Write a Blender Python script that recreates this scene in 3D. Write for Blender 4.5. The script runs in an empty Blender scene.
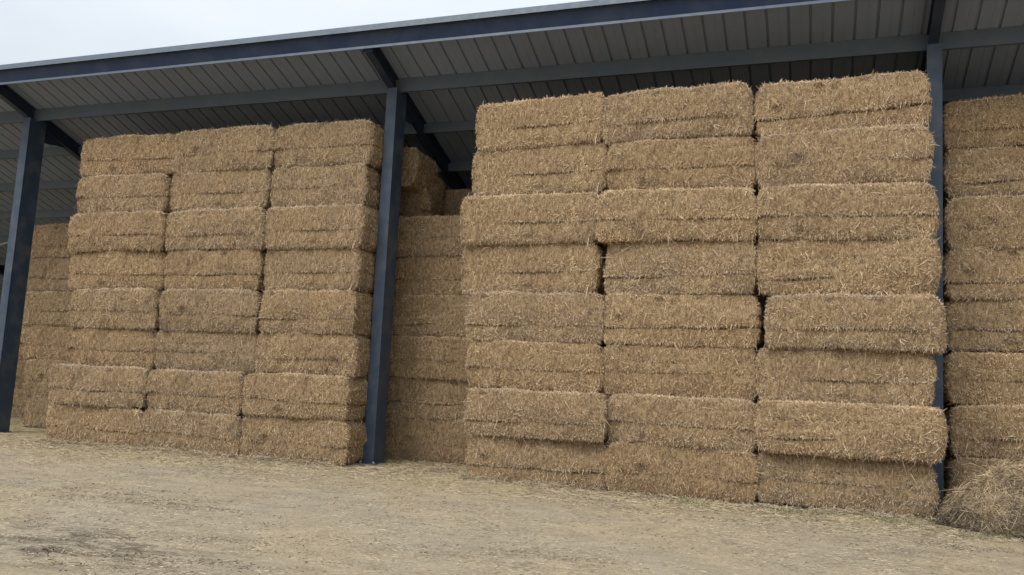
import bpy, math
import numpy as np
from mathutils import Matrix, Vector

rng = np.random.default_rng(11)
scene = bpy.context.scene
COL = scene.collection

# ------------------------------------------------------------------ helpers
def tag(o, label=None, cat=None, group=None, kind=None):
    for k, v in (('label', label), ('category', cat), ('group', group), ('kind', kind)):
        if v: o[k] = v
    return o

def empty(name, loc=(0, 0, 0)):
    o = bpy.data.objects.new(name, None); COL.objects.link(o)
    o.location = loc; o.empty_display_size = .2
    return o

def link(name, me, parent=None, loc=(0, 0, 0)):
    o = bpy.data.objects.new(name, me); COL.objects.link(o)
    o.location = loc
    if parent: o.parent = parent
    return o

def mesh_np(name, verts, quads, mats, matidx=None, tint=None, smooth=None):
    """fast mesh from numpy arrays (all faces are quads)"""
    me = bpy.data.meshes.new(name)
    nv, nq = len(verts), len(quads)
    me.vertices.add(nv); me.vertices.foreach_set('co', np.asarray(verts, np.float32).ravel())
    me.loops.add(nq * 4); me.loops.foreach_set('vertex_index', np.asarray(quads, np.int32).ravel())
    me.polygons.add(nq)
    me.polygons.foreach_set('loop_start', np.arange(0, nq * 4, 4, dtype=np.int32))
    me.polygons.foreach_set('loop_total', np.full(nq, 4, np.int32))
    if matidx is not None: me.polygons.foreach_set('material_index', np.asarray(matidx, np.int32))
    if smooth is None: smooth = np.zeros(nq, bool)
    me.polygons.foreach_set('use_smooth', np.asarray(smooth, bool))
    for m in mats: me.materials.append(m)
    if tint is not None:
        a = me.attributes.new('tint', 'FLOAT', 'POINT')
        a.data.foreach_set('value', np.asarray(tint, np.float32))
    me.update(calc_edges=True)
    return me

def hash3(i, j, k, seed):
    h = (i.astype(np.int64) * 374761393 + j.astype(np.int64) * 668265263 + k.astype(np.int64) * 2147483647 + seed * 1274126177) & 0xffffffff
    h = ((h ^ (h >> 13)) * 1274126177) & 0xffffffff
    h = ((h ^ (h >> 16)) * 2246822519) & 0xffffffff
    return ((h ^ (h >> 15)) & 0xffffff) / float(0xffffff)

def vnoise(p, seed=0):
    p = np.asarray(p, float); i = np.floor(p).astype(np.int64); f = p - i; f = f * f * (3 - 2 * f)
    r = 0
    for dx in (0, 1):
        for dy in (0, 1):
            for dz in (0, 1):
                w = (f[:, 0] if dx else 1 - f[:, 0]) * (f[:, 1] if dy else 1 - f[:, 1]) * (f[:, 2] if dz else 1 - f[:, 2])
                r = r + w * hash3(i[:, 0] + dx, i[:, 1] + dy, i[:, 2] + dz, seed)
    return r * 2 - 1

def fbm(p, seed=0, octv=3):
    p = np.asarray(p, float); r = 0; a = 1; s = 0
    for o in range(octv):
        r = r + a * vnoise(p * 2 ** o, seed + o * 17); s += a; a *= .5
    return r / s

def boxes_mesh(name, boxes, mat):
    """boxes: list of (x0,x1,y0,y1,z0,z1)"""
    V = []; Q = []
    for x0, x1, y0, y1, z0, z1 in boxes:
        b = len(V)
        V += [(x0, y0, z0), (x1, y0, z0), (x1, y1, z0), (x0, y1, z0), (x0, y0, z1), (x1, y0, z1), (x1, y1, z1), (x0, y1, z1)]
        Q += [[b + i for i in q] for q in ((3, 2, 1, 0), (4, 5, 6, 7), (0, 1, 5, 4), (1, 2, 6, 5), (2, 3, 7, 6), (3, 0, 4, 7))]
    return mesh_np(name, V, Q, [mat])

def prism_x(name, prof, x0, x1, mat, closed=True):
    """(y,z) outline swept along x; open = thin sheet"""
    n = len(prof); V = [(x0, y, z) for y, z in prof] + [(x1, y, z) for y, z in prof]
    Q = [(i, (i + 1) % n, n + (i + 1) % n, n + i) for i in range(n if closed else n - 1)]
    me = bpy.data.meshes.new(name)
    F = [list(q) for q in Q]
    if closed: F += [list(range(n))[::-1], list(range(n, 2 * n))]
    me.from_pydata(V, [], F); me.materials.append(mat); me.polygons.foreach_set('use_smooth', np.zeros(len(me.polygons), bool)); me.update()
    return me

# ------------------------------------------------------------------ materials
def new_mat(name):
    m = bpy.data.materials.new(name); m.use_nodes = True
    nt = m.node_tree; b = nt.nodes['Principled BSDF']
    return m, nt, b

def node(nt, t, **kw):
    n = nt.nodes.new(t)
    for k, v in kw.items():
        if k.startswith('i_'):
            key = k[2:]; key = int(key) if key.isdigit() else key
            n.inputs[key].default_value = v
        else: setattr(n, k, v)
    return n

def ramp(nt, fac, stops):
    r = nt.nodes.new('ShaderNodeValToRGB'); e = r.color_ramp.elements
    while len(e) < len(stops): e.new(.5)
    for el, (p, c) in zip(e, stops): el.position = p; el.color = (*c, 1)
    nt.links.new(fac, r.inputs[0]); return r.outputs[0]

def mix(nt, fac, a, b, mode='MIX'):
    n = nt.nodes.new('ShaderNodeMix'); n.data_type = 'RGBA'; n.blend_type = mode
    for i, v in ((0, fac), (6, a), (7, b)):
        if hasattr(v, 'links'): nt.links.new(v, n.inputs[i])
        else: n.inputs[i].default_value = v if i == 0 else (*v, 1)
    return n.outputs[2]

def noise_tex(nt, scale, detail=3, rough=.5, stretch=None, obj=True):
    tc = nt.nodes.new('ShaderNodeTexCoord'); src = tc.outputs['Object']
    if stretch:
        mp = nt.nodes.new('ShaderNodeMapping'); mp.inputs['Scale'].default_value = stretch
        nt.links.new(src, mp.inputs[0]); src = mp.outputs[0]
    n = node(nt, 'ShaderNodeTexNoise', i_Scale=scale, i_Detail=detail, i_Roughness=rough)
    nt.links.new(src, n.inputs['Vector']); return n.outputs['Fac']

def straw_material(name, dark, mid, light, grey=0.0):
    """blades: tint per straw, hue shift per bale, weathered patches"""
    m, nt, b = new_mat(name)
    at = node(nt, 'ShaderNodeAttribute', attribute_name='tint')
    c = ramp(nt, at.outputs['Fac'], [(0, dark), (.45, mid), (1, light)])
    oi = nt.nodes.new('ShaderNodeObjectInfo')
    # each bale came from its own swath: some greyer, some browner, some golden
    per = ramp(nt, oi.outputs['Random'], [(0, (.80, .82, .87)), (.25, (1.0, .98, .94)), (.5, (1.10, 1.05, .95)), (.65, (.90, .85, .78)), (.82, (1.03, 1.02, .98)), (1, (.92, .93, .95))])
    c = mix(nt, 1.0, c, per, 'MULTIPLY')
    # patches of weathered / damp straw
    n = noise_tex(nt, 1.9, 4, .6)
    add = node(nt, 'ShaderNodeVectorMath', operation='ADD')
    tc = nt.nodes.new('ShaderNodeTexCoord'); sc = node(nt, 'ShaderNodeVectorMath', operation='SCALE'); sc.inputs['Scale'].default_value = 37.0
    comb = nt.nodes.new('ShaderNodeCombineXYZ')
    for i in range(3): nt.links.new(oi.outputs['Random'], comb.inputs[i])
    nt.links.new(comb.outputs[0], sc.inputs[0])
    nt.links.new(tc.outputs['Object'], add.inputs[0]); nt.links.new(sc.outputs[0], add.inputs[1])
    nz = [x for x in nt.nodes if x.type == 'TEX_NOISE'][-1]
    nt.links.new(add.outputs[0], nz.inputs['Vector'])
    p = ramp(nt, n, [(.30, (.60, .58, .58)), (.42, (.88, .88, .89)), (.52, (1, 1, 1)), (.72, (1.12, 1.07, .96))])
    c = mix(nt, .9, c, p, 'MULTIPLY')
    nt.links.new(c, b.inputs['Base Color'])
    b.inputs['Roughness'].default_value = .62
    b.inputs['Specular IOR Level'].default_value = .25
    return m

M_STRAW = straw_material('straw_stalks', (.165, .112, .066), (.465, .340, .219), (.73, .592, .425))
M_HEAP = straw_material('weathered_straw', (.05, .044, .038), (.30, .240, .165), (.60, .49, .35))
M_LITTER = straw_material('loose_straw', (.26, .212, .155), (.43, .358, .262), (.58, .495, .365))

def core_material(name, a, b_, c_):
    m, nt, b = new_mat(name)
    n = noise_tex(nt, 30, 4, .7, (1.0, 1.0, .35))
    c = ramp(nt, n, [(.3, a), (.5, b_), (.75, c_)])
    nt.links.new(c, b.inputs['Base Color']); b.inputs['Roughness'].default_value = .9
    b.inputs['Specular IOR Level'].default_value = .1
    bp = node(nt, 'ShaderNodeBump', i_Strength=.8, i_Distance=.02); nt.links.new(n, bp.inputs['Height']); nt.links.new(bp.outputs[0], b.inputs['Normal'])
    return m
M_CORE = core_material('packed_straw', (.09, .058, .031), (.25, .172, .095), (.43, .31, .18))
M_HEAPCORE = core_material('packed_weathered_straw', (.05, .036, .022), (.13, .095, .06), (.24, .18, .115))

def paint(name, col, rough=.45, spec=.4, dust=(.25, .22, .18), amount=.35):
    m, nt, b = new_mat(name)
    n = noise_tex(nt, 2.3, 6, .65)
    f = ramp(nt, n, [(.45, (0, 0, 0)), (.8, (amount, amount, amount))])
    rgb = node(nt, 'ShaderNodeSeparateColor'); nt.links.new(f, rgb.inputs[0])
    c = mix(nt, rgb.outputs[0], col, dust)
    nt.links.new(c, b.inputs['Base Color'])
    n2 = noise_tex(nt, 9, 3, .6)
    rr = node(nt, 'ShaderNodeMapRange'); rr.inputs[3].default_value = rough - .1; rr.inputs[4].default_value = rough + .18
    nt.links.new(n2, rr.inputs[0]); nt.links.new(rr.outputs[0], b.inputs['Roughness'])
    b.inputs['Specular IOR Level'].default_value = spec
    return m
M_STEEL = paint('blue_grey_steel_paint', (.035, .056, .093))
M_STEELDARK = paint('shaded_steel_paint', (.016, .026, .052), .5, .3, (.12, .11, .10), .25)  # darker copy of the post steel, under-roof shade put into its colour
M_FASCIA = paint('shaded_navy_flashing', (.010, .022, .058), .45, .3, (.10, .11, .13), .25)  # navy deepened so the colour carries the shade of the recess
M_TRIM = paint('blue_trim_flashing', (.046, .072, .112), .45, .4, (.11, .12, .13), .3)
M_PURLIN = paint('grey_blue_purlin', (.085, .108, .142), .5, .35, (.15, .15, .145), .45)
M_SHEET = paint('grey_roof_sheet', (.178, .214, .29), .55, .3, (.18, .175, .17), .45)
M_WALL = paint('dark_wall_sheet', (.05, .06, .075), .6, .3)
M_GALV = paint('galvanised_steel', (.35, .38, .42), .4, .5, (.25, .24, .22), .3)

# ground: dusty hardstanding littered with straw fines
def ground_material():
    m, nt, b = new_mat('dusty_yard')
    tc = nt.nodes.new('ShaderNodeTexCoord'); sep = nt.nodes.new('ShaderNodeSeparateXYZ'); nt.links.new(tc.outputs['Object'], sep.inputs[0])
    big = noise_tex(nt, .35, 5, .6)
    med = noise_tex(nt, 2.2, 6, .7, (.7, 1.1, 1))
    fine = noise_tex(nt, 28, 6, .8)
    grit = noise_tex(nt, 62, 4, .85)
    c = ramp(nt, med, [(.3, (.295, .248, .190)), (.5, (.362, .308, .234)), (.72, (.425, .362, .282))])
    g = ramp(nt, big, [(.35, (.93, .95, .95)), (.6, (1.05, 1.0, .90))])
    c = mix(nt, 1, c, g, 'MULTIPLY')
    f = ramp(nt, fine, [(.25, (.62, .60, .57)), (.5, (1, 1, 1)), (.75, (1.22, 1.19, 1.12))])
    c = mix(nt, .9, c, f, 'MULTIPLY')
    gg = ramp(nt, grit, [(.28, (.45, .43, .40)), (.5, (1, 1, 1)), (.72, (1.45, 1.42, 1.35))])
    c = mix(nt, .7, c, gg, 'MULTIPLY')
    # straw fines thicken towards the stacks (towards y = 0)
    mr = node(nt, 'ShaderNodeMapRange'); mr.inputs[1].default_value = -3.2; mr.inputs[2].default_value = .3
    nt.links.new(sep.outputs[1], mr.inputs[0])
    mul = node(nt, 'ShaderNodeMath', operation='MULTIPLY'); nt.links.new(mr.outputs[0], mul.inputs[0]); nt.links.new(noise_tex(nt, 1.1, 5, .7), mul.inputs[1])
    fa = ramp(nt, mul.outputs[0], [(.18, (0, 0, 0)), (.55, (.85, .85, .85))])
    s2 = node(nt, 'ShaderNodeSeparateColor'); nt.links.new(fa, s2.inputs[0])
    straw = ramp(nt, fine, [(.3, (.26, .20, .105)), (.55, (.43, .35, .19)), (.8, (.58, .49, .29))])
    c = mix(nt, s2.outputs[0], c, straw)
    # dark trodden muck in drag marks
    muck = noise_tex(nt, 2.4, 8, .8, (.6, 1.5, 1))
    mk = ramp(nt, muck, [(.46, (0, 0, 0)), (.58, (1, 1, 1))])
    s3 = node(nt, 'ShaderNodeSeparateColor'); nt.links.new(mk, s3.inputs[0])
    at = node(nt, 'ShaderNodeAttribute', attribute_name='tint')
    m3 = node(nt, 'ShaderNodeMath', operation='MULTIPLY'); nt.links.new(s3.outputs[0], m3.inputs[0]); nt.links.new(at.outputs['Fac'], m3.inputs[1])
    c = mix(nt, m3.outputs[0], c, (.125, .105, .078))
    nt.links.new(c, b.inputs['Base Color']); b.inputs['Roughness'].default_value = .95; b.inputs['Specular IOR Level'].default_value = .15
    ad = node(nt, 'ShaderNodeMath', operation='ADD'); nt.links.new(fine, ad.inputs[0]); nt.links.new(grit, ad.inputs[1])
    bp = node(nt, 'ShaderNodeBump', i_Strength=.8, i_Distance=.02); nt.links.new(ad.outputs[0], bp.inputs['Height']); nt.links.new(bp.outputs[0], b.inputs['Normal'])
    return m

# ------------------------------------------------------------------ camera (solved from the photograph)
CAM = dict(cx=5.5918, cy=-13.3993, cz=1.676, yaw=.341688, pitch=.105054, roll=.042279, f=858.707)
fw = Vector((-math.sin(CAM['yaw']) * math.cos(CAM['pitch']), math.cos(CAM['yaw']) * math.cos(CAM['pitch']), math.sin(CAM['pitch'])))
r0 = Vector((math.cos(CAM['yaw']), math.sin(CAM['yaw']), 0)); u0 = r0.cross(fw)
cr, sr = math.cos(CAM['roll']), math.sin(CAM['roll'])
rt = r0 * cr + u0 * sr; up = -r0 * sr + u0 * cr
cd = bpy.data.cameras.new('camera'); cam = bpy.data.objects.new('camera', cd); COL.objects.link(cam)
mw = Matrix.Identity(4)
for i in range(3): mw[i][0] = rt[i]; mw[i][1] = up[i]; mw[i][2] = -fw[i]
mw[0][3], mw[1][3], mw[2][3] = CAM['cx'], CAM['cy'], CAM['cz']
cam.matrix_world = mw
cd.sensor_width = 36; cd.lens = 36 * CAM['f'] / 1024; cd.clip_start = .05; cd.clip_end = 2000
scene.camera = cam

# ------------------------------------------------------------------ blades (straw stalks)
def blades(P, N, D, L, Wd, lift, curl, tint):
    """P roots, N surface normals, D tangent directions, L lengths, Wd widths; two bent quads each"""
    n = len(P)
    D = D - (D * N).sum(1)[:, None] * N
    D /= np.linalg.norm(D, axis=1)[:, None] + 1e-9
    S = np.cross(N, D)
    ang = rng.uniform(-1.1, 1.1, n)                       # twist about own axis
    S = S * np.cos(ang)[:, None] + N * np.sin(ang)[:, None]
    d1 = D * np.cos(lift)[:, None] + N * np.sin(lift)[:, None]
    l2 = lift + curl
    d2 = D * np.cos(l2)[:, None] + N * np.sin(l2)[:, None]
    a = P; b = P + d1 * (L * .5)[:, None]; c = b + d2 * (L * .5)[:, None]
    w = (Wd * .5)[:, None]
    V = np.stack([a - S * w, a + S * w, b - S * w, b + S * w, c - S * w * .6, c + S * w * .6], 1).reshape(-1, 3)
    i = (np.arange(n) * 6)[:, None]
    Q = np.concatenate([i + np.array([[0, 1, 3, 2]]), i + np.array([[2, 3, 5, 4]])], 1).reshape(-1, 4)
    return V, Q, np.repeat(tint, 6)

# ------------------------------------------------------------------ one straw bale (several shapes)
BL, BD, BH = 2.36, .90, .80

def make_bale_mesh(seed, nfront=23000):
    global rng
    rng = np.random.default_rng(100 + seed)
    # rounded box built from six grids
    nx, ny, nz = 190, 24, 58
    def axis(n): return np.linspace(-1, 1, n + 1)
    V = []; Q = []; base = 0
    def face(u, v, f):
        nonlocal base
        U, W = np.meshgrid(u, v, indexing='ij'); p = f(U.ravel(), W.ravel()); nu, nv = len(u), len(v)
        ii, jj = np.meshgrid(np.arange(nu - 1), np.arange(nv - 1), indexing='ij')
        q = np.stack([ii * nv + jj, (ii + 1) * nv + jj, (ii + 1) * nv + jj + 1, ii * nv + jj + 1], -1).reshape(-1, 4) + base
        V.append(p); Q.append(q); base += len(p)
    o = np.ones
    face(axis(nx), axis(nz), lambda a, b: np.stack([a, -o(len(a)), b], 1))
    face(axis(nx)[::-1], axis(nz), lambda a, b: np.stack([a, o(len(a)), b], 1))
    face(axis(ny), axis(nz), lambda a, b: np.stack([o(len(a)), a, b], 1))
    face(axis(ny)[::-1], axis(nz), lambda a, b: np.stack([-o(len(a)), a, b], 1))
    face(axis(nx), axis(ny), lambda a, b: np.stack([a, b, o(len(a))], 1))
    face(axis(nx), axis(ny)[::-1], lambda a, b: np.stack([a, b, -o(len(a))], 1))
    C = np.concatenate(V); Q = np.concatenate(Q)
    half = np.array([BL / 2, BD / 2, BH / 2])
    r = rng.uniform(.03, .06)
    seam_z = rng.uniform(-.16, -.02)                        # where the plies meet
    seam_depth = rng.uniform(.03, .085) if rng.random() < .75 else .015; seam_rot = rng.uniform(-.02, .02)
    sseed = seed * 50
    seam2 = (rng.uniform(.10, .24), rng.uniform(.01, .045) * (rng.random() < .6))
    cr_x = rng.uniform(.03, .10); cr_zt = rng.uniform(.02, .085); cr_zb = rng.uniform(.0, .03); endlean = rng.uniform(-1, 1)
    def shape(C):
        p = C * half
        inner = np.clip(p, -(half - r), half - r)
        d = p - inner; ln = np.linalg.norm(d, axis=1)[:, None] + 1e-9
        n = d / ln
        q = inner + n * np.minimum(r, ln)
        # ends slump and round off seen from the front; top edge droops at the ends
        ez = np.clip(np.abs(C[:, 2]), 0, 1); ex = np.clip(np.abs(C[:, 0]), 0, 1)
        q[:, 0] -= np.sign(C[:, 0]) * ex ** 10 * (ez ** 4 * cr_x + .012 * np.sign(C[:, 2]) * endlean)
        q[:, 2] -= np.sign(C[:, 2]) * ez ** 3 * (np.clip((ex - .80) / .20, 0, 1) ** 2.6) * np.where(C[:, 2] > 0, cr_zt, cr_zb)
        # bulge of the cut faces, sag
        bul = (1 - C[:, 0] ** 2) * .006 + (1 - np.abs(C[:, 2]) ** 2.2) * .040
        side = 1 - np.abs(n[:, 2])
        q = q + n * (bul * side)[:, None]
        # flakes: shallow vertical ribs, different each
        fl = vnoise(np.stack([q[:, 0] * 9, q[:, 1] * 1.2, q[:, 2] * .9], 1), sseed + 3)
        q = q + n * (fl * .009 * side)[:, None]
        q = q + n * (fbm(q * 1.8 + seed * 7.7, sseed + 5, 3) * .062)[:, None]
        q = q + n * (fbm(q * 9 + seed * 3.3, sseed + 9, 3) * .020)[:, None]
        # ply seam
        zs = seam_z + seam_rot * C[:, 0] + vnoise(np.stack([q[:, 0] * 2.2, q[:, 1] * 2.2, 0 * q[:, 0]], 1), sseed + 21) * .016 + vnoise(np.stack([q[:, 0] * 9, 0 * q[:, 0], q[:, 1] * 9], 1), sseed + 22) * .008
        dz = q[:, 2] - zs
        mod = np.clip(.8 + .9 * vnoise(np.stack([q[:, 0] * 1.7, q[:, 1] * 1.7, 0 * q[:, 0] + 3], 1), sseed + 31), .0, 1.5)
        q = q - n * (np.exp(-(dz / .019) ** 2) * seam_depth * mod * side + np.where(dz < 0, np.exp(dz / .12), 0) * .028 * mod * side)[:, None]
        d2 = q[:, 2] - seam2[0] - vnoise(np.stack([q[:, 0] * 1.6, q[:, 1], 0 * q[:, 0] + 9], 1), sseed + 23) * .02
        q = q - n * (np.exp(-(d2 / .016) ** 2) * seam2[1] * np.clip(1.4 * vnoise(np.stack([q[:, 0] * 1.3, q[:, 1], 0 * q[:, 0] + 7], 1), sseed + 33) + .4, 0, 1.3) * side)[:, None]
        # plucked hollows
        hol = vnoise(q * 3.4 + 11, sseed + 41)
        q = q - n * (np.clip(hol - .55, 0, 1) * .16 * side)[:, None]
        # warp of the whole bale
        q = q + np.stack([0 * q[:, 0], vnoise(np.stack([q[:, 0] * .9, 0 * q[:, 0], 0 * q[:, 0]], 1), sseed + 51) * .02,
                          vnoise(np.stack([q[:, 0] * .8, 0 * q[:, 0] + 5, 0 * q[:, 0]], 1), sseed + 61) * .012], 1)
        return q, n, dz
    Vb, _, _ = shape(C)
    nb = len(Vb)
    # stalks
    def scatter(n, kind):
        a = rng.uniform(-1, 1, n); b = rng.uniform(-1, 1, n); one = np.ones(n)
        if kind == 'front': c = np.stack([a, -one, b], 1)
        elif kind == 'back': c = np.stack([a, one, b], 1)
        elif kind == 'right': c = np.stack([one, a, b], 1)
        elif kind == 'left': c = np.stack([-one, a, b], 1)
        elif kind == 'top': c = np.stack([a, b, one], 1)
        elif kind == 'bottom': c = np.stack([a, b, -one], 1)
        elif kind == 'dangle': c = np.stack([a, -one, b], 1)
        elif kind == 'topedge': c = np.stack([a, -one, 1 - np.abs(rng.normal(0, .05, n))], 1)
        elif kind == 'lowedge': c = np.stack([a, -one, -1 + np.abs(rng.normal(0, .06, n))], 1)
        elif kind == 'corner': c = np.stack([np.sign(a), -one, b], 1); c[:, 0] *= 1 - np.abs(rng.normal(0, .02, n))
        elif kind == 'seam': c = np.stack([a, -one, (seam_z + .03 + np.abs(rng.normal(0, .03, n))) / half[2]], 1)
        return c
    VV = [Vb]; QQ = [Q]; TT = [np.full(nb, .4)]; MI = [np.zeros(len(Q), int)]; off = nb
    for kind, n in (('front', nfront), ('right', 4200), ('left', 4200), ('top', 2600), ('back', 700), ('bottom', 500),
                    ('topedge', 2400), ('lowedge', 1100), ('corner', 1000), ('seam', 350), ('dangle', 55)):
        c = scatter(n, kind)
        p, nn, dz = shape(c)
        # patchy laying direction: mostly hanging down / upright, combed in tufts
        th = fbm(p * 3.4, sseed + 71, 2) * .8 + rng.normal(0, .72, n)
        flip = np.where(rng.random(n) < .3, -1, 1)[:, None]
        if kind in ('top', 'bottom'):
            D = np.stack([np.cos(th * 2.5), np.sin(th * 2.5), 0 * th], 1)
        elif kind in ('right', 'left'):
            D = np.stack([0 * th, np.sin(th), -np.cos(th)], 1) * flip
        else:
            D = np.stack([np.sin(th), 0 * th, -np.cos(th)], 1) * flip
        if kind in ('lowedge', 'seam'): D = np.stack([np.sin(th * .6), 0 * th - .1, -np.cos(th * .6)], 1)
        if kind == 'topedge': D = np.stack([np.sin(th * 2.2), 0 * th - .2, np.cos(th * 2.2) * .5], 1)
        L = np.clip(rng.lognormal(math.log(.036), .40, n), .016, .12)
        Wd = rng.uniform(.005, .0092, n)
        lift = np.abs(rng.normal(.06, .14, n)); curl = rng.normal(-.12, .3, n)
        if kind in ('topedge', 'lowedge', 'corner'): L = L * .8
        if kind not in ('seam',):
            ok = (np.abs(dz - .006) > .016) | (rng.random(n) < .38)
        t = np.clip(rng.beta(1.25, 1.35, n) + fbm(p * 5, sseed + 81, 2) * .2, 0, 1)
        if kind == 'topedge': t = np.clip(t + .3, 0, 1)  # paler tint paints the sky-lit lip along the top edge
        if kind == 'dangle': L = rng.uniform(.08, .24, n); lift = rng.uniform(.1, .7, n); curl = rng.uniform(-1.0, -.1, n); Wd = rng.uniform(.004, .0075, n); t = rng.uniform(.4, 1, n); D = D * np.where(D[:, 2:3] > 0, -1, 1)
        if kind == 'corner': lift = lift + .15
        # stalks rooted in the seam get a darker tint: crease shade painted in
        t = np.where(np.abs(dz) < .02, t * .6, t)
        if kind == 'seam': ok = np.ones(n, bool)
        if kind in ('topedge', 'lowedge', 'corner'):          # fringe comes and goes along an edge
            ok = ok & (fbm(p * 3.1, sseed + 91, 3) + rng.normal(0, .12, n) > (-.12 if kind == 'topedge' else .04)); L = L * rng.uniform(.6, 1.7, n)
        p, nn, D, L, Wd, lift, curl, t = (a_[ok] for a_ in (p, nn, D, L, Wd, lift, curl, t))
        v, q, tt = blades(p - nn * .006, nn, D, L, Wd, lift, curl, t)
        VV.append(v); QQ.append(q + off); TT.append(tt); MI.append(np.ones(len(q), int)); off += len(v)
    V = np.concatenate(VV); V[:, 2] += BH / 2
    mi = np.concatenate(MI)
    return mesh_np('straw_bale', V, np.concatenate(QQ), [M_CORE, M_STRAW], mi, np.concatenate(TT), mi == 0)

BALE_MESHES = [make_bale_mesh(s) for s in range(12)]
place_rng = np.random.default_rng(5)
bale_no = 0
last_var = -1
def bale(x0, x1, yf, z, label, group, zscale=1.0, dy=None, rx=0, hh=.787, ry=0):
    """x0..x1 left and right end, yf front face"""
    global bale_no, last_var
    v = int(place_rng.integers(0, 12))
    if v == last_var: v = (v + 5) % 12
    last_var = v
    src = proto_map.get(v)
    if src is None:
        o = link('straw_bale', BALE_MESHES[v]); proto_map[v] = o
    else:
        o = src.copy(); COL.objects.link(o)
    s = place_rng.random() < .5
    o.location = ((x0 + x1) / 2, yf + BD / 2 + (place_rng.normal(0, .028) if dy is None else dy), z)
    o.scale = ((x1 - x0) / BL, 1, zscale * (hh + .010) / BH)
    o.rotation_euler = (rx + place_rng.normal(0, .014), ry + place_rng.normal(0, .006), place_rng.normal(0, .012))
    tag(o, label, 'straw bale', group)
    bale_no += 1
    return o
proto_map = {}
H = .787                                                  # height of one course
ROWH = {1: .775, 2: .785, 3: .79, 4: .79, 5: .80, 6: .81, 7: .82, 8: .84}            # lower courses squashed most
ROWH_R = {1: .745, 2: .75, 3: .79, 4: .80, 5: .835, 6: .83, 7: .82, 8: .84}
ROWZ_R = {r: sum(ROWH_R[k] for k in range(1, r)) for r in range(1, 9)}
ROWZ = {r: sum(ROWH[k] for k in range(1, r)) for r in range(1, 9)}
ORD = ['first', 'second', 'third', 'fourth', 'fifth', 'sixth', 'seventh', 'topmost eighth']

# --- wide stack left of the central post: eight courses, three columns
LX = {1: [-9.24, -6.80, -4.52, -2.25], 2: [-9.22, -6.76, -4.50, -2.25], 3: [-9.05, -6.80, -4.42, -2.27], 4: [-9.03, -6.73, -4.39, -2.26],
      5: [-9.28, -6.76, -4.42, -2.27], 6: [-9.29, -6.78, -4.42, -2.26], 7: [-9.34, -6.90, -4.45, -2.27], 8: [-9.33, -6.88, -4.43, -2.26]}
LYF = {1: .24, 2: .21, 3: .40, 4: .36, 5: .45, 6: .40, 7: .52, 8: .54}
for row in range(1, 9):
    for c, cn in enumerate(('left', 'middle', 'right')):
        g0 = {8: .04, 7: .11, 6: .03, 5: .10, 4: .08, 3: .0, 2: .07, 1: .0}[row]
        bale(LX[row][c] + g0 * .4, LX[row][c + 1] - g0 * .6, LYF[row], ROWZ[row],
             f'straw bale {ORD[row-1]} from ground, {cn} column of wide stack left of the central post',
             'straw bales stacked between the left and central posts', hh=ROWH[row], ry=(-.02 if row == 8 and c == 2 else 0))
# --- wide stack left of the right post
RX = {1: [.20, 2.53, 4.78, 7.17], 2: [.16, 2.52, 4.78, 7.25], 3: [.10, 2.40, 4.77, 7.15], 4: [.06, 2.38, 4.84, 7.29],
      5: [-.12, 2.33, 4.74, 7.22], 6: [-.15, 2.25, 4.73, 7.20], 7: [.0, 2.37, 4.73, 7.16], 8: [.04, 2.30, 4.69, 7.15]}
RGAP = {(8, 1): .08, (5, 0): .13, (4, 1): .12, (6, 1): .01, (7, 1): .02, (7, 0): .01, (5, 1): .02}
RYF = {1: .0, 2: -.10, 3: .0, 4: -.05, 5: .02, 6: -.05, 7: .05, 8: .07}
for row in range(1, 9):
    for c, cn in enumerate(('left', 'middle', 'right')):
        gl = RGAP.get((row, c - 1), -.015); gr = RGAP.get((row, c), -.015)
        dy = None
        if (row, c) in ((4, 2), (2, 2)): dy = -.035
        if (row, c) in ((3, 2), (1, 2)): dy = .015
        if (row, c) == (2, 0): dy = -.05
        bale(RX[row][c] + gl * .5, RX[row][c + 1] - gr * .5, RYF[row], ROWZ_R[row],
             f'straw bale {ORD[row-1]} from ground, {cn} column of wide stack left of the right post',
             'straw bales stacked between the central and right posts', dy=dy, hh=ROWH_R[row], ry={8: (-.026, -.012, -.042), 7: (-.01, -.006, -.022)}.get(row, (0, 0, 0))[c])
# --- recessed column in the gap right of the central post
for row in range(1, 7):
    bale(-2.5 + .04 * (row % 3), -.12, 1.98 + (.05 if row in (5, 1) else 0), (row - 1) * .805,
         f'straw bale {ORD[row-1]} from ground in recessed column just right of the central post',
         'straw bales recessed right of the central post', zscale=1.02)
bale(-2.3, .1, 3.25, 6 * .80 + .04, 'dim straw bale set back atop the recessed column right of the central post', 'straw bales recessed right of the central post')
# --- bales behind the left stack whose ends show in the dark gap under the rafter
for k, (yy, zz, rx) in enumerate(((1.78, 5.40, -.08), (2.50, 4.98, .45))):
    bale(-4.35, -1.98 + .05 * k, yy, zz, ('shadowed straw bale end high beside the central post, upper of two',
                                'tilted shadowed straw bale end behind the central post, lower of two')[k],
         'shadowed bales behind the left stack', rx=rx)
# --- column behind the left post
for row in range(1, 7):
    x0 = -12.55 if row <= 2 else (-12.9 if row == 3 else -12.82)
    bale(x0, x0 + 2.42, 2.5 + (.06 if row <= 2 else 0), (row - 1) * .825,
         f'shaded straw bale {ORD[row-1]} from ground in narrow column beside the left post',
         'straw bales behind the left post', zscale=1.045)
for row in range(1, 4):
    bale(-17.4, -15.0, 5.0, (row - 1) * .8, 'shaded straw bale in the farthest column at the left edge', 'far bales at the left edge')
# --- column right of the right post
for row in range(1, 9):
    bale(7.50 if row not in (1, 2) else 7.56, 9.90, 1.2 + (.05 if row > 6 else -.02 * (row == 6)), (row - 1) * .79,
         f'straw bale {ORD[row-1]} from ground in the partly visible column right of right post',
         'straw bales right of the right post')

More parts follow.
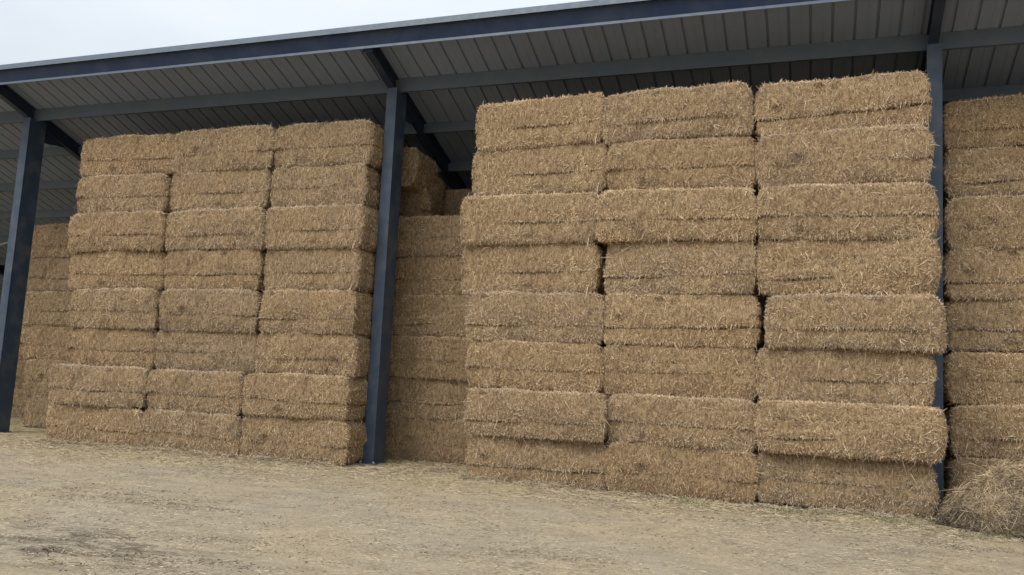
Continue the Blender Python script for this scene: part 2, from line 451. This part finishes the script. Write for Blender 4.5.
for row in range(1, 6):
    bale(7.50, 9.86, 2.25, (row - 1) * .79, f'shadowed straw bale {ORD[row-1]} from ground, second layer seen through slit beside right post', 'straw bales right of the right post')
for row in range(1, 9):
    bale(10.0, 12.38, 1.2, (row - 1) * .79, f'straw bale {ORD[row-1]} from ground in the second column right of the right post', 'straw bales right of the right post')

# ------------------------------------------------------------------ barn
rng = np.random.default_rng(77)
barn = empty('barn', (-2.11, .86, 0)); bx, by = -2.11, .86
tag(barn, 'open fronted barn with navy fascia, blue steel posts and ribbed roof over the bales', 'barn')
def part(name, me, loc=(0, 0, 0), parent=None):
    return link(name, me, parent or barn, (loc[0] - bx, loc[1] - by, loc[2]) if parent is None else loc)
S = .366
def zr(y): return 7.50 - (y + .18) * S          # underside of rafters
SHEET = .30                                      # sheet above that
XL, XR, YB = -30.5, 26.0, 13.2
posts_x = [-29.6, -20.5, -11.38, -2.11, 7.30, 16.4, 25.5]
# I-section post: flanges front and back, web between, base plate
def i_post(top):
    fwid, dep, tf, tw = .215, .46, .018, .165
    h = top
    return boxes_mesh('post', [(-fwid/2, fwid/2, 0, tf, 0, h), (-tw/2, tw/2, tf, dep, 0, h), ], M_STEEL)
def i_rafter(y0, y1):
    V = []; Q = []
    fw_, tf, tw, d = .15, .014, .012, .285
    def skew(x0, x1, za, zb):
        b = len(V)
        for x in (x0, x1):
            V.extend([(x, y0, zr(y0) + za), (x, y1, zr(y1) + za), (x, y1, zr(y1) + zb), (x, y0, zr(y0) + zb)])
        Q.extend([[b + i for i in q] for q in ((0, 1, 2, 3), (7, 6, 5, 4), (0, 4, 5, 1), (1, 5, 6, 2), (2, 6, 7, 3), (3, 7, 4, 0))])
    skew(-fw_/2, fw_/2, 0, tf); skew(-fw_/2, fw_/2, d - tf, d); skew(-tw/2, tw/2, tf, d - tf)
    # end plate at the eave
    b = len(V)
    return V, Q
pm = i_post(zr(.86)); 
V, Q = i_rafter(-.10, YB)
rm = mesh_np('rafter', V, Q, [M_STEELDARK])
foot = boxes_mesh('base_plate', [(-.17, .17, -.07, .43, 0.002, .022)], M_STEEL)
endp = boxes_mesh('end_plate', [(-.10, .10, -.118, -.101, zr(-.1) - .01, zr(-.1) + .275)], M_STEEL)
hm = boxes_mesh('haunch', [(0, .01, 0, .01, 0, .01)], M_STEEL)
for i, x in enumerate(posts_x):
    p = part('post', pm, (x - (.19 if i == 2 else .03), .86, 0)); p.rotation_euler = (0, .026 if i == 2 else .007, 0); link('base_plate', foot, p)
    part('post', pm, (x, YB - .6, 0)).scale = (1, 1, zr(YB - .6) / zr(.86))
    r = part('rafter', rm, (x, 0, 0)); link('end_plate', endp, r)
# haunch plates (triangular) where rafters meet posts
def haunch():
    y0 = .86 + .36; w = .012
    P2 = [(y0, zr(y0) - .004), (y0 + .75, zr(y0 + .75) - .004), (y0, zr(y0) - .34)]
    V = [(-w/2, a, b) for a, b in P2] + [(w/2, a, b) for a, b in P2]
    me = bpy.data.meshes.new('haunch'); me.from_pydata(V, [], [(0, 1, 2), (5, 4, 3), (0, 3, 4, 1), (1, 4, 5, 2), (2, 5, 3, 0)])
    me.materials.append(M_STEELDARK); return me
hm = haunch()
for x in posts_x: part('haunch', hm, (x, 0, 0))
# purlins: channel sections, bay by bay
def purlin_mesh(y, L_, d=.225):
    z1 = zr(y) + SHEET - .004; z0 = z1 - d; t = .008; f = .065
    return boxes_mesh('purlin', [(0, L_, y, y + t, z0, z1), (0, L_, y + t, y + f, z0, z0 + t), (0, L_, y + t, y + f, z1 - t - .02, z1 - .02), (0, L_, y + f, y + f + .004, z0, z0 + .03)], M_PURLIN)
py = [1.02] + [1.02 + 1.33 * k for k in range(1, 9)]
for k, y in enumerate(py):
    for a, b in zip(posts_x[:-1], posts_x[1:]):
        x0, x1 = a + .0075, b - .0075
        part('purlin', purlin_mesh(y, x1 - x0, .27 if k == 0 else .21), (x0, 0, 0))
# ribbed roof sheets, one per bay run
def roof_sheet(x0, x1):
    per = .333; xs = [x0]; zs = [0.0]; x = x0
    while x < x1 - .01:
        # flat pan, two shallow stiffeners, raised rib
        for dx, z in ((.12, 0), (.125, .004), (.145, .004), (.15, 0), (.256, 0), (.264, .034), (.292, .034), (.300, 0)):
            if x + dx < x1: xs.append(x + dx); zs.append(z)
        x += per
    xs.append(x1); zs.append(0)
    n = len(xs); V = []
    ya, yb = -.20, YB + .3
    for y in np.linspace(ya, yb, 2):
        for a, z in zip(xs, zs): V.append((a, y, zr(y) + SHEET + z))
    for y in np.linspace(ya, yb, 2):
        for a, z in zip(xs, zs): V.append((a, y, zr(y) + SHEET + z + .006))
    Q = [(i, i + 1, n + i + 1, n + i) for i in range(n - 1)] + [(2*n + n + i, 2*n + n + i + 1, 2*n + i + 1, 2*n + i) for i in range(n - 1)]
    return mesh_np('roof_sheet', V, Q, [M_SHEET])
xe = [XL] + [-20.5, -11.38, -2.11, 7.30, 16.4] + [XR]
for a, b in zip(xe[:-1], xe[1:]): part('roof_sheet', roof_sheet(a + .002, b - .002))
# fascia at the eave: cap flashing, board set back under it (navy deepened with recess shade), drip lip
zb = 7.50
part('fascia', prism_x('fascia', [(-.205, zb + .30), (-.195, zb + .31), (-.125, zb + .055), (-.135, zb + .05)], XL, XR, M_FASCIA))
part('cap_flashing', prism_x('cap_flashing', [(.25, zb + .262), (-.235, zb + .425), (-.275, zb + .300), (-.269, zb + .298), (-.229, zb + .417), (.25, zb + .256)], XL, XR, M_TRIM))
part('drip_lip', prism_x('drip_lip', [(-.12, zb + .052), (-.19, zb + .046), (-.205, zb - .006), (-.200, zb - .012), (-.183, zb + .038), (-.12, zb + .044)], XL, XR, M_TRIM))
# back and end cladding
part('rear_wall', boxes_mesh('rear_wall', [(XL, XR, YB, YB + .06, 0, zr(YB) + SHEET - .02)], M_WALL))
# bracing rod behind the left post
def rod(p, q, r, mat, name):
    p, q = Vector(p), Vector(q); d = (q - p); u = d.orthogonal().normalized(); w = d.normalized().cross(u); n = 8
    V = [tuple(c + u * r * math.cos(2*math.pi*i/n) + w * r * math.sin(2*math.pi*i/n)) for c in (p, q) for i in range(n)]
    return mesh_np(name, V, [(i, (i+1) % n, n + (i+1) % n, n + i) for i in range(n)], [mat])
part('brace', rod((-20.2, 6.0, 4.65), (-11.3, 6.0, 7.05 - .55), .03, M_GALV, 'brace'))

# ------------------------------------------------------------------ ground
def gcoords(lo, hi, step, far):
    mid = np.arange(lo, hi + 1e-6, step); out = []; d = step; x = lo
    a = []
    while x > -far: d *= 1.35; x -= d; a.append(x)
    b = []; d = step; x = hi
    while x < far: d *= 1.35; x += d; b.append(x)
    return np.array(a[::-1] + mid.tolist() + b)
gx, gy = gcoords(-16, 14, .16, 600), gcoords(-14, 3, .12, 600)
GX, GY = np.meshgrid(gx, gy, indexing='ij')
def gz(x, y):
    x = np.asarray(x, float); y = np.asarray(y, float)
    p = np.stack([x * .5, y * .9, 0 * x], 1)
    w = np.exp(-np.maximum(np.abs(x) - 18, 0) / 10) * np.exp(-np.maximum(np.abs(y + 6) - 10, 0) / 8)
    h = fbm(p, 900, 3) * .035 + fbm(np.stack([x * 2.2, y * 5.0, 0 * x], 1), 910, 3) * .014
    # straw drift banked against the stacks
    bank = np.exp(-((y - .05) / .45) ** 2) * (.02 + .025 * vnoise(np.stack([x * 1.3, y, 0 * x], 1), 920))
    return (h - .03) * w * np.clip((.9 - y) / .9, 0, 1) + bank * w
Z = gz(GX.ravel(), GY.ravel())
ny_ = len(gy); ii, jj = np.meshgrid(np.arange(len(gx) - 1), np.arange(ny_ - 1), indexing='ij')
GQ = np.stack([ii * ny_ + jj, (ii + 1) * ny_ + jj, (ii + 1) * ny_ + jj + 1, ii * ny_ + jj + 1], -1).reshape(-1, 4)
# where muck has been trodden in: front-left of the yard, and a drag mark along the stacks
fx, fy = GX.ravel(), GY.ravel()
muckmask = 1.1 * np.exp(-(((fx + .9) / 1.5) ** 2 + ((fy + 7.0) / .75) ** 2)) + .4 * np.exp(-(((fx + 3.2) / 2.2) ** 2 + ((fy + 4.4) / .5) ** 2)) + .4 * np.exp(-(((fx - 2.7) / .9) ** 2 + ((fy + 5.4) / .45) ** 2)) + .55 * np.exp(-((fy + .9 + .05 * (fx - 3)) / .35) ** 2) * np.exp(-((fx - 3.4) / 2.4) ** 2) + .35 * np.exp(-((fx - 7) ** 2 / 3 + (fy + 3) ** 2 / .6)) + .10
M_GROUND = ground_material()
g = link('ground', mesh_np('ground', np.stack([fx, fy, Z], 1), GQ, [M_GROUND], None, np.clip(muckmask, 0, 1), np.ones(len(GQ), bool)))
tag(g, kind='structure')

# loose straw over the yard
rng = np.random.default_rng(21)
def litter(n, xr, yfun, lmean, wr, mat, name, tshift=0.0):
    x = rng.uniform(*xr, n); y = yfun(n)
    keep = fbm(np.stack([x * .9, y * 1.6, 0 * x], 1), 940, 3) + rng.normal(0, .35, n) > -.1
    x, y = x[keep], y[keep]; n = len(x)
    N = np.zeros((n, 3)); N[:, 2] = 1
    th = rng.uniform(0, 2 * math.pi, n)
    D = np.stack([np.cos(th), np.sin(th) * .8, 0 * th], 1)
    P = np.stack([x, y, gz(x, y) + .004], 1)
    return blades(P, N, D, np.clip(rng.lognormal(math.log(lmean), .5, n), .02, .35), rng.uniform(*wr, n),
                  np.abs(rng.normal(.04, .08, n)), rng.normal(-.06, .12, n), np.clip(rng.beta(2, 2, n) + tshift, 0, 1))
A = litter(80000, (-17, 9.5), lambda n: .25 - np.abs(rng.normal(0, .9, n)), .05, (.004, .008), None, '', .08)
B = litter(150000, (-12, 9.5), lambda n: rng.uniform(-8.5, 1.0, n), .032, (.003, .006), None, '')
C2 = litter(5000, (-2.0, .2), lambda n: rng.uniform(.2, 2.0, n), .08, (.004, .009), None, '', .1)
D2 = litter(6000, (-17, -9.2), lambda n: rng.uniform(.0, 5, n), .08, (.004, .009), None, '', .0)
VV, QQ, TT, off = [], [], [], 0
ne = 26000                                       # drift of spilled straw along the foot of the two wide stacks
ex = np.concatenate([rng.uniform(-9.5, -2.2, ne // 2), rng.uniform(.1, 7.3, ne // 2)])
ey = np.where(ex < -1, .24, -.02) - np.abs(rng.normal(0, .13, ne))
kp = fbm(np.stack([ex * 1.1, ey * .5, 0 * ex], 1), 945, 3) + rng.normal(0, .2, ne) > -.05
ex, ey = ex[kp], ey[kp]; ne = len(ex); th = rng.uniform(0, 6.283, ne); Nn = np.zeros((ne, 3)); Nn[:, 2] = 1
E2 = blades(np.stack([ex, ey, gz(ex, ey) + rng.uniform(0, .05, ne) * np.clip(1 + (ey - .1) * 2, 0, 1)], 1), Nn, np.stack([np.cos(th), np.sin(th), 0 * th], 1),
            np.clip(rng.lognormal(math.log(.07), .5, ne), .02, .25), rng.uniform(.004, .008, ne), np.abs(rng.normal(.15, .25, ne)), rng.normal(-.3, .3, ne), np.clip(rng.beta(2, 2, ne) + .1, 0, 1))
feet = [litter(5000, (6.9, 9.8), lambda n: -1.0 + rng.normal(0, .22, n), .09, (.004, .008), None, '', -.12)]
for fxx in (-11.38, -2.11, 7.30):
    feet.append(litter(1500, (fxx - .45, fxx + .45), lambda n: .8 - np.abs(rng.normal(0, .16, n)), .06, (.004, .008), None, '', .1))
for v, q, t in (A, B, C2, D2, E2, *feet): VV.append(v); QQ.append(q + off); TT.append(t); off += len(v)
o = link('straw_litter', mesh_np('straw_litter', np.concatenate(VV), np.concatenate(QQ), [M_LITTER], None, np.concatenate(TT)))
tag(o, 'loose straw strewn thickly over the dusty yard in front of the stacks', 'straw', kind='stuff')

M_MUCK = straw_material('rotted_straw', (.085, .068, .048), (.18, .145, .10), (.34, .28, .20))
n = 210000
x = rng.uniform(-7, 9, n); y = rng.uniform(-8.6, -.3, n)
mk = .9 * np.exp(-(((x + .9) / 1.5) ** 2 + ((y + 7.0) / .75) ** 2)) + .5 * np.exp(-(((x + 3.2) / 2.2) ** 2 + ((y + 4.4) / .5) ** 2)) \
    + .45 * np.exp(-(((x - 2.7) / .9) ** 2 + ((y + 5.4) / .35) ** 2)) + .5 * np.exp(-((x - 3.0) / 1.6) ** 2 - ((y + 1.15 + .35 * (x - 2.7)) / .22) ** 2) + .45 * np.exp(-((x - 7.4) / .9) ** 2 - ((y + 2.3) / .3) ** 2) + .03
cl_ = fbm(np.stack([x * 1.3, y * 4.2, 0 * x], 1), 990, 4)
keep = rng.random(n) < mk * np.clip(cl_ * 3.2 + .12, 0, 1)
x, y = x[keep], y[keep]; n = len(x)
N = np.zeros((n, 3)); N[:, 2] = 1; th = rng.normal(0, .9, n)
v, q, tt = blades(np.stack([x, y, gz(x, y) + .004], 1), N, np.stack([np.cos(th), np.sin(th) * .7 - .1, 0 * th], 1), np.clip(rng.lognormal(math.log(.024), .55, n), .01, .14),
                  rng.uniform(.004, .010, n), np.abs(rng.normal(.1, .2, n)), rng.normal(-.1, .3, n), rng.beta(1.3, 2.4, n))
o = link('dark_debris', mesh_np('dark_debris', v, q, [M_MUCK], None, tt)); tag(o, 'dark rotted straw debris trodden into the yard in streaks', 'debris', kind='stuff')

# loose straw thinning out round the heap is part of the litter above; bolts on the post feet follow
bolt = boxes_mesh('bolt', [(-.018, .018, -.018, .018, .022, .05)], M_GALV)
for p in [o_ for o_ in barn.children if o_.name.startswith('post')]:
    for dx in (-.135, .135):
        if any(c_.name.startswith('base_plate') for c_ in p.children): link('bolt', bolt, p, (dx, -.035, 0))

# ------------------------------------------------------------------ heap of loose straw by the right post
def heap():
    cx, cy = 8.80, -.02; nu, nv = 90, 40
    def hshape(x, y):
        dx = (x - cx) / 1.62; dy = (y - cy) / 1.05
        d = np.sqrt(dx * dx + dy * dy)
        h = .84 * np.clip(1 - d ** 2.7, 0, 1) ** .72
        pp = np.stack([x, y, 0 * x], 1)
        return h * (1 + .30 * fbm(pp * 2.3, 960, 3)) + (fbm(pp * 5, 970, 3) * .13) * np.clip((1 - d) * 3, 0, 1)
    u = np.linspace(0, 2 * math.pi, nu, endpoint=False); rr = np.linspace(0, 1.04, nv)
    R_, U_ = np.meshgrid(rr, u, indexing='ij')
    wob = 1 + .08 * np.sin(3 * U_ + 1) + .05 * np.sin(7 * U_)
    x = cx + 1.62 * R_ * np.cos(U_) * wob; y = cy + 1.05 * R_ * np.sin(U_) * wob
    z = hshape(x.ravel(), y.ravel()) - .02
    V = np.stack([x.ravel(), y.ravel(), z], 1)
    Q = np.array([(i * nu + j, i * nu + (j + 1) % nu, (i + 1) * nu + (j + 1) % nu, (i + 1) * nu + j) for i in range(nv - 1) for j in range(nu)])[:, ::-1]
    n = 60000
    th = rng.uniform(0, 2 * math.pi, n); r = np.sqrt(rng.uniform(0, 1.15, n))
    px = cx + 1.62 * r * np.cos(th); pyy = cy + 1.05 * r * np.sin(th)
    e = .02; h0 = hshape(px, pyy)
    nx_ = -(hshape(px + e, pyy) - h0) / e; ny2 = -(hshape(px, pyy + e) - h0) / e
    N = np.stack([np.clip(nx_, -2, 2), np.clip(ny2, -2, 2), np.ones(n)], 1); N /= np.linalg.norm(N, axis=1)[:, None]
    D = rng.normal(0, 1, (n, 3)) + np.array([.5, -.3, -.35])
    L = np.clip(rng.lognormal(math.log(.075), .6, n), .025, .5)
    t = np.clip(rng.beta(1.5, 2.2, n) * .9 + .95 * np.clip(h0 - .30, -.3, .18) + .25 * fbm(np.stack([px * 3, pyy * 3, h0], 1), 995, 2), 0, 1)   # rotted grey-brown at the foot
    v, q, tt = blades(np.stack([px, pyy, h0 - .015], 1), N, D, L, rng.uniform(.004, .0085, n), np.abs(rng.normal(.04, .15, n)), rng.normal(-.12, .3, n), t)
    off = len(V)
    return mesh_np('straw_heap', np.concatenate([V, v]), np.concatenate([Q, q + off]), [M_HEAPCORE, M_HEAP],
                   np.concatenate([np.zeros(len(Q), int), np.ones(len(q), int)]), np.concatenate([np.full(off, .4), tt]),
                   np.concatenate([np.ones(len(Q), bool), np.zeros(len(q), bool)]))
o = link('straw_heap', heap()); tag(o, 'untidy heap of greyish loose straw beside the right post', 'straw heap')

# sparse grass at the foot of the right stack and round the heap
mg, nt, b = new_mat('grass_blades')
at = node(nt, 'ShaderNodeAttribute', attribute_name='tint')
nt.links.new(ramp(nt, at.outputs['Fac'], [(0, (.07, .095, .03)), (.5, (.17, .18, .075)), (1, (.38, .34, .19))]), b.inputs['Base Color'])
b.inputs['Roughness'].default_value = .7
n = 5200
t = rng.random(n)
x = np.where(t < .55, rng.normal(8.0, .55, n), rng.uniform(3.2, 7.3, n))
y = np.where(t < .55, -1.15 - .1 * (x - 8) + rng.normal(0, .14, n), -.30 - np.abs(rng.normal(0, .22, n)))
keep = fbm(np.stack([x * 1.8, y * 3, 0 * x], 1), 980, 3) + rng.normal(0, .15, n) > .12
x, y = x[keep], y[keep]; n = len(x)
N = np.zeros((n, 3)); N[:, 2] = 1; th = rng.uniform(0, 6.283, n)
v, q, tt = blades(np.stack([x, y, gz(x, y) - .003], 1), N, np.stack([np.cos(th), np.sin(th), 0 * th], 1), rng.uniform(.03, .09, n), rng.uniform(.003, .006, n),
                  rng.uniform(.3, 1.3, n), rng.normal(-.2, .3, n), rng.random(n))
o = link('grass', mesh_np('grass', v, q, [mg], None, tt)); tag(o, 'thin green grass at the foot of the right stack and heap', 'grass', kind='stuff')

# ------------------------------------------------------------------ light
SUN_EL, SUN_AZ = math.radians(52), math.radians(208)       # azimuth measured clockwise from +Y: behind the photographer, a little left
w = bpy.data.worlds.new('World'); scene.world = w; w.use_nodes = True
nt = w.node_tree; bg = nt.nodes['Background']
sky = node(nt, 'ShaderNodeTexSky', sky_type='NISHITA', sun_disc=False, sun_elevation=SUN_EL, sun_rotation=SUN_AZ, air_density=1.2, dust_density=2.0)
tc = nt.nodes.new('ShaderNodeTexCoord')
mp = nt.nodes.new('ShaderNodeMapping'); mp.inputs['Scale'].default_value = (1, 1, 2.4); nt.links.new(tc.outputs['Generated'], mp.inputs[0])
cn = node(nt, 'ShaderNodeTexNoise', i_Scale=2.2, i_Detail=5, i_Roughness=.5); nt.links.new(mp.outputs[0], cn.inputs['Vector'])
cl = ramp(nt, cn.outputs['Fac'], [(.3, (6.9, 7.5, 8.2)), (.5, (7.8, 8.3, 8.8)), (.7, (9.2, 9.4, 9.6))])
dp = node(nt, 'ShaderNodeVectorMath', operation='DOT_PRODUCT'); nt.links.new(tc.outputs['Generated'], dp.inputs[0])
dp.inputs[1].default_value = (math.sin(SUN_AZ) * math.cos(SUN_EL), math.cos(SUN_AZ) * math.cos(SUN_EL), math.sin(SUN_EL))
glow = ramp(nt, dp.outputs['Value'], [(0, (1, 1, 1)), (.45, (1.08, 1.08, 1.07)), (1, (1.45, 1.43, 1.38))])      # cloud is brighter round the veiled sun
cl = mix(nt, 1, cl, glow, 'MULTIPLY')
sz = nt.nodes.new('ShaderNodeSeparateXYZ'); nt.links.new(tc.outputs['Generated'], sz.inputs[0])
alt = ramp(nt, sz.outputs[2], [(0, (.42, .43, .45)), (.36, (1, 1, 1)), (1, (1.75, 1.74, 1.72))])            # overcast: zenith brighter than horizon
cl = mix(nt, 1, cl, alt, 'MULTIPLY')
c = mix(nt, .92, sky.outputs[0], cl)
nt.links.new(c, bg.inputs[0]); bg.inputs[1].default_value = .10
sd = bpy.data.lights.new('sun', 'SUN'); sd.energy = 1.5; sd.angle = math.radians(30); sd.color = (1, .96, .9)
so = bpy.data.objects.new('sun', sd); COL.objects.link(so)
sv = Vector((math.sin(SUN_AZ) * math.cos(SUN_EL), math.cos(SUN_AZ) * math.cos(SUN_EL), math.sin(SUN_EL)))
so.rotation_euler = sv.to_track_quat('Z', 'Y').to_euler()

vs = scene.view_settings
vs.view_transform = 'Standard'; vs.look = 'None'; vs.gamma = 1; vs.exposure = .25; vs.use_curve_mapping = False
scene.cycles.max_bounces = 6; scene.cycles.diffuse_bounces = 4
scene.cycles.use_denoising = True
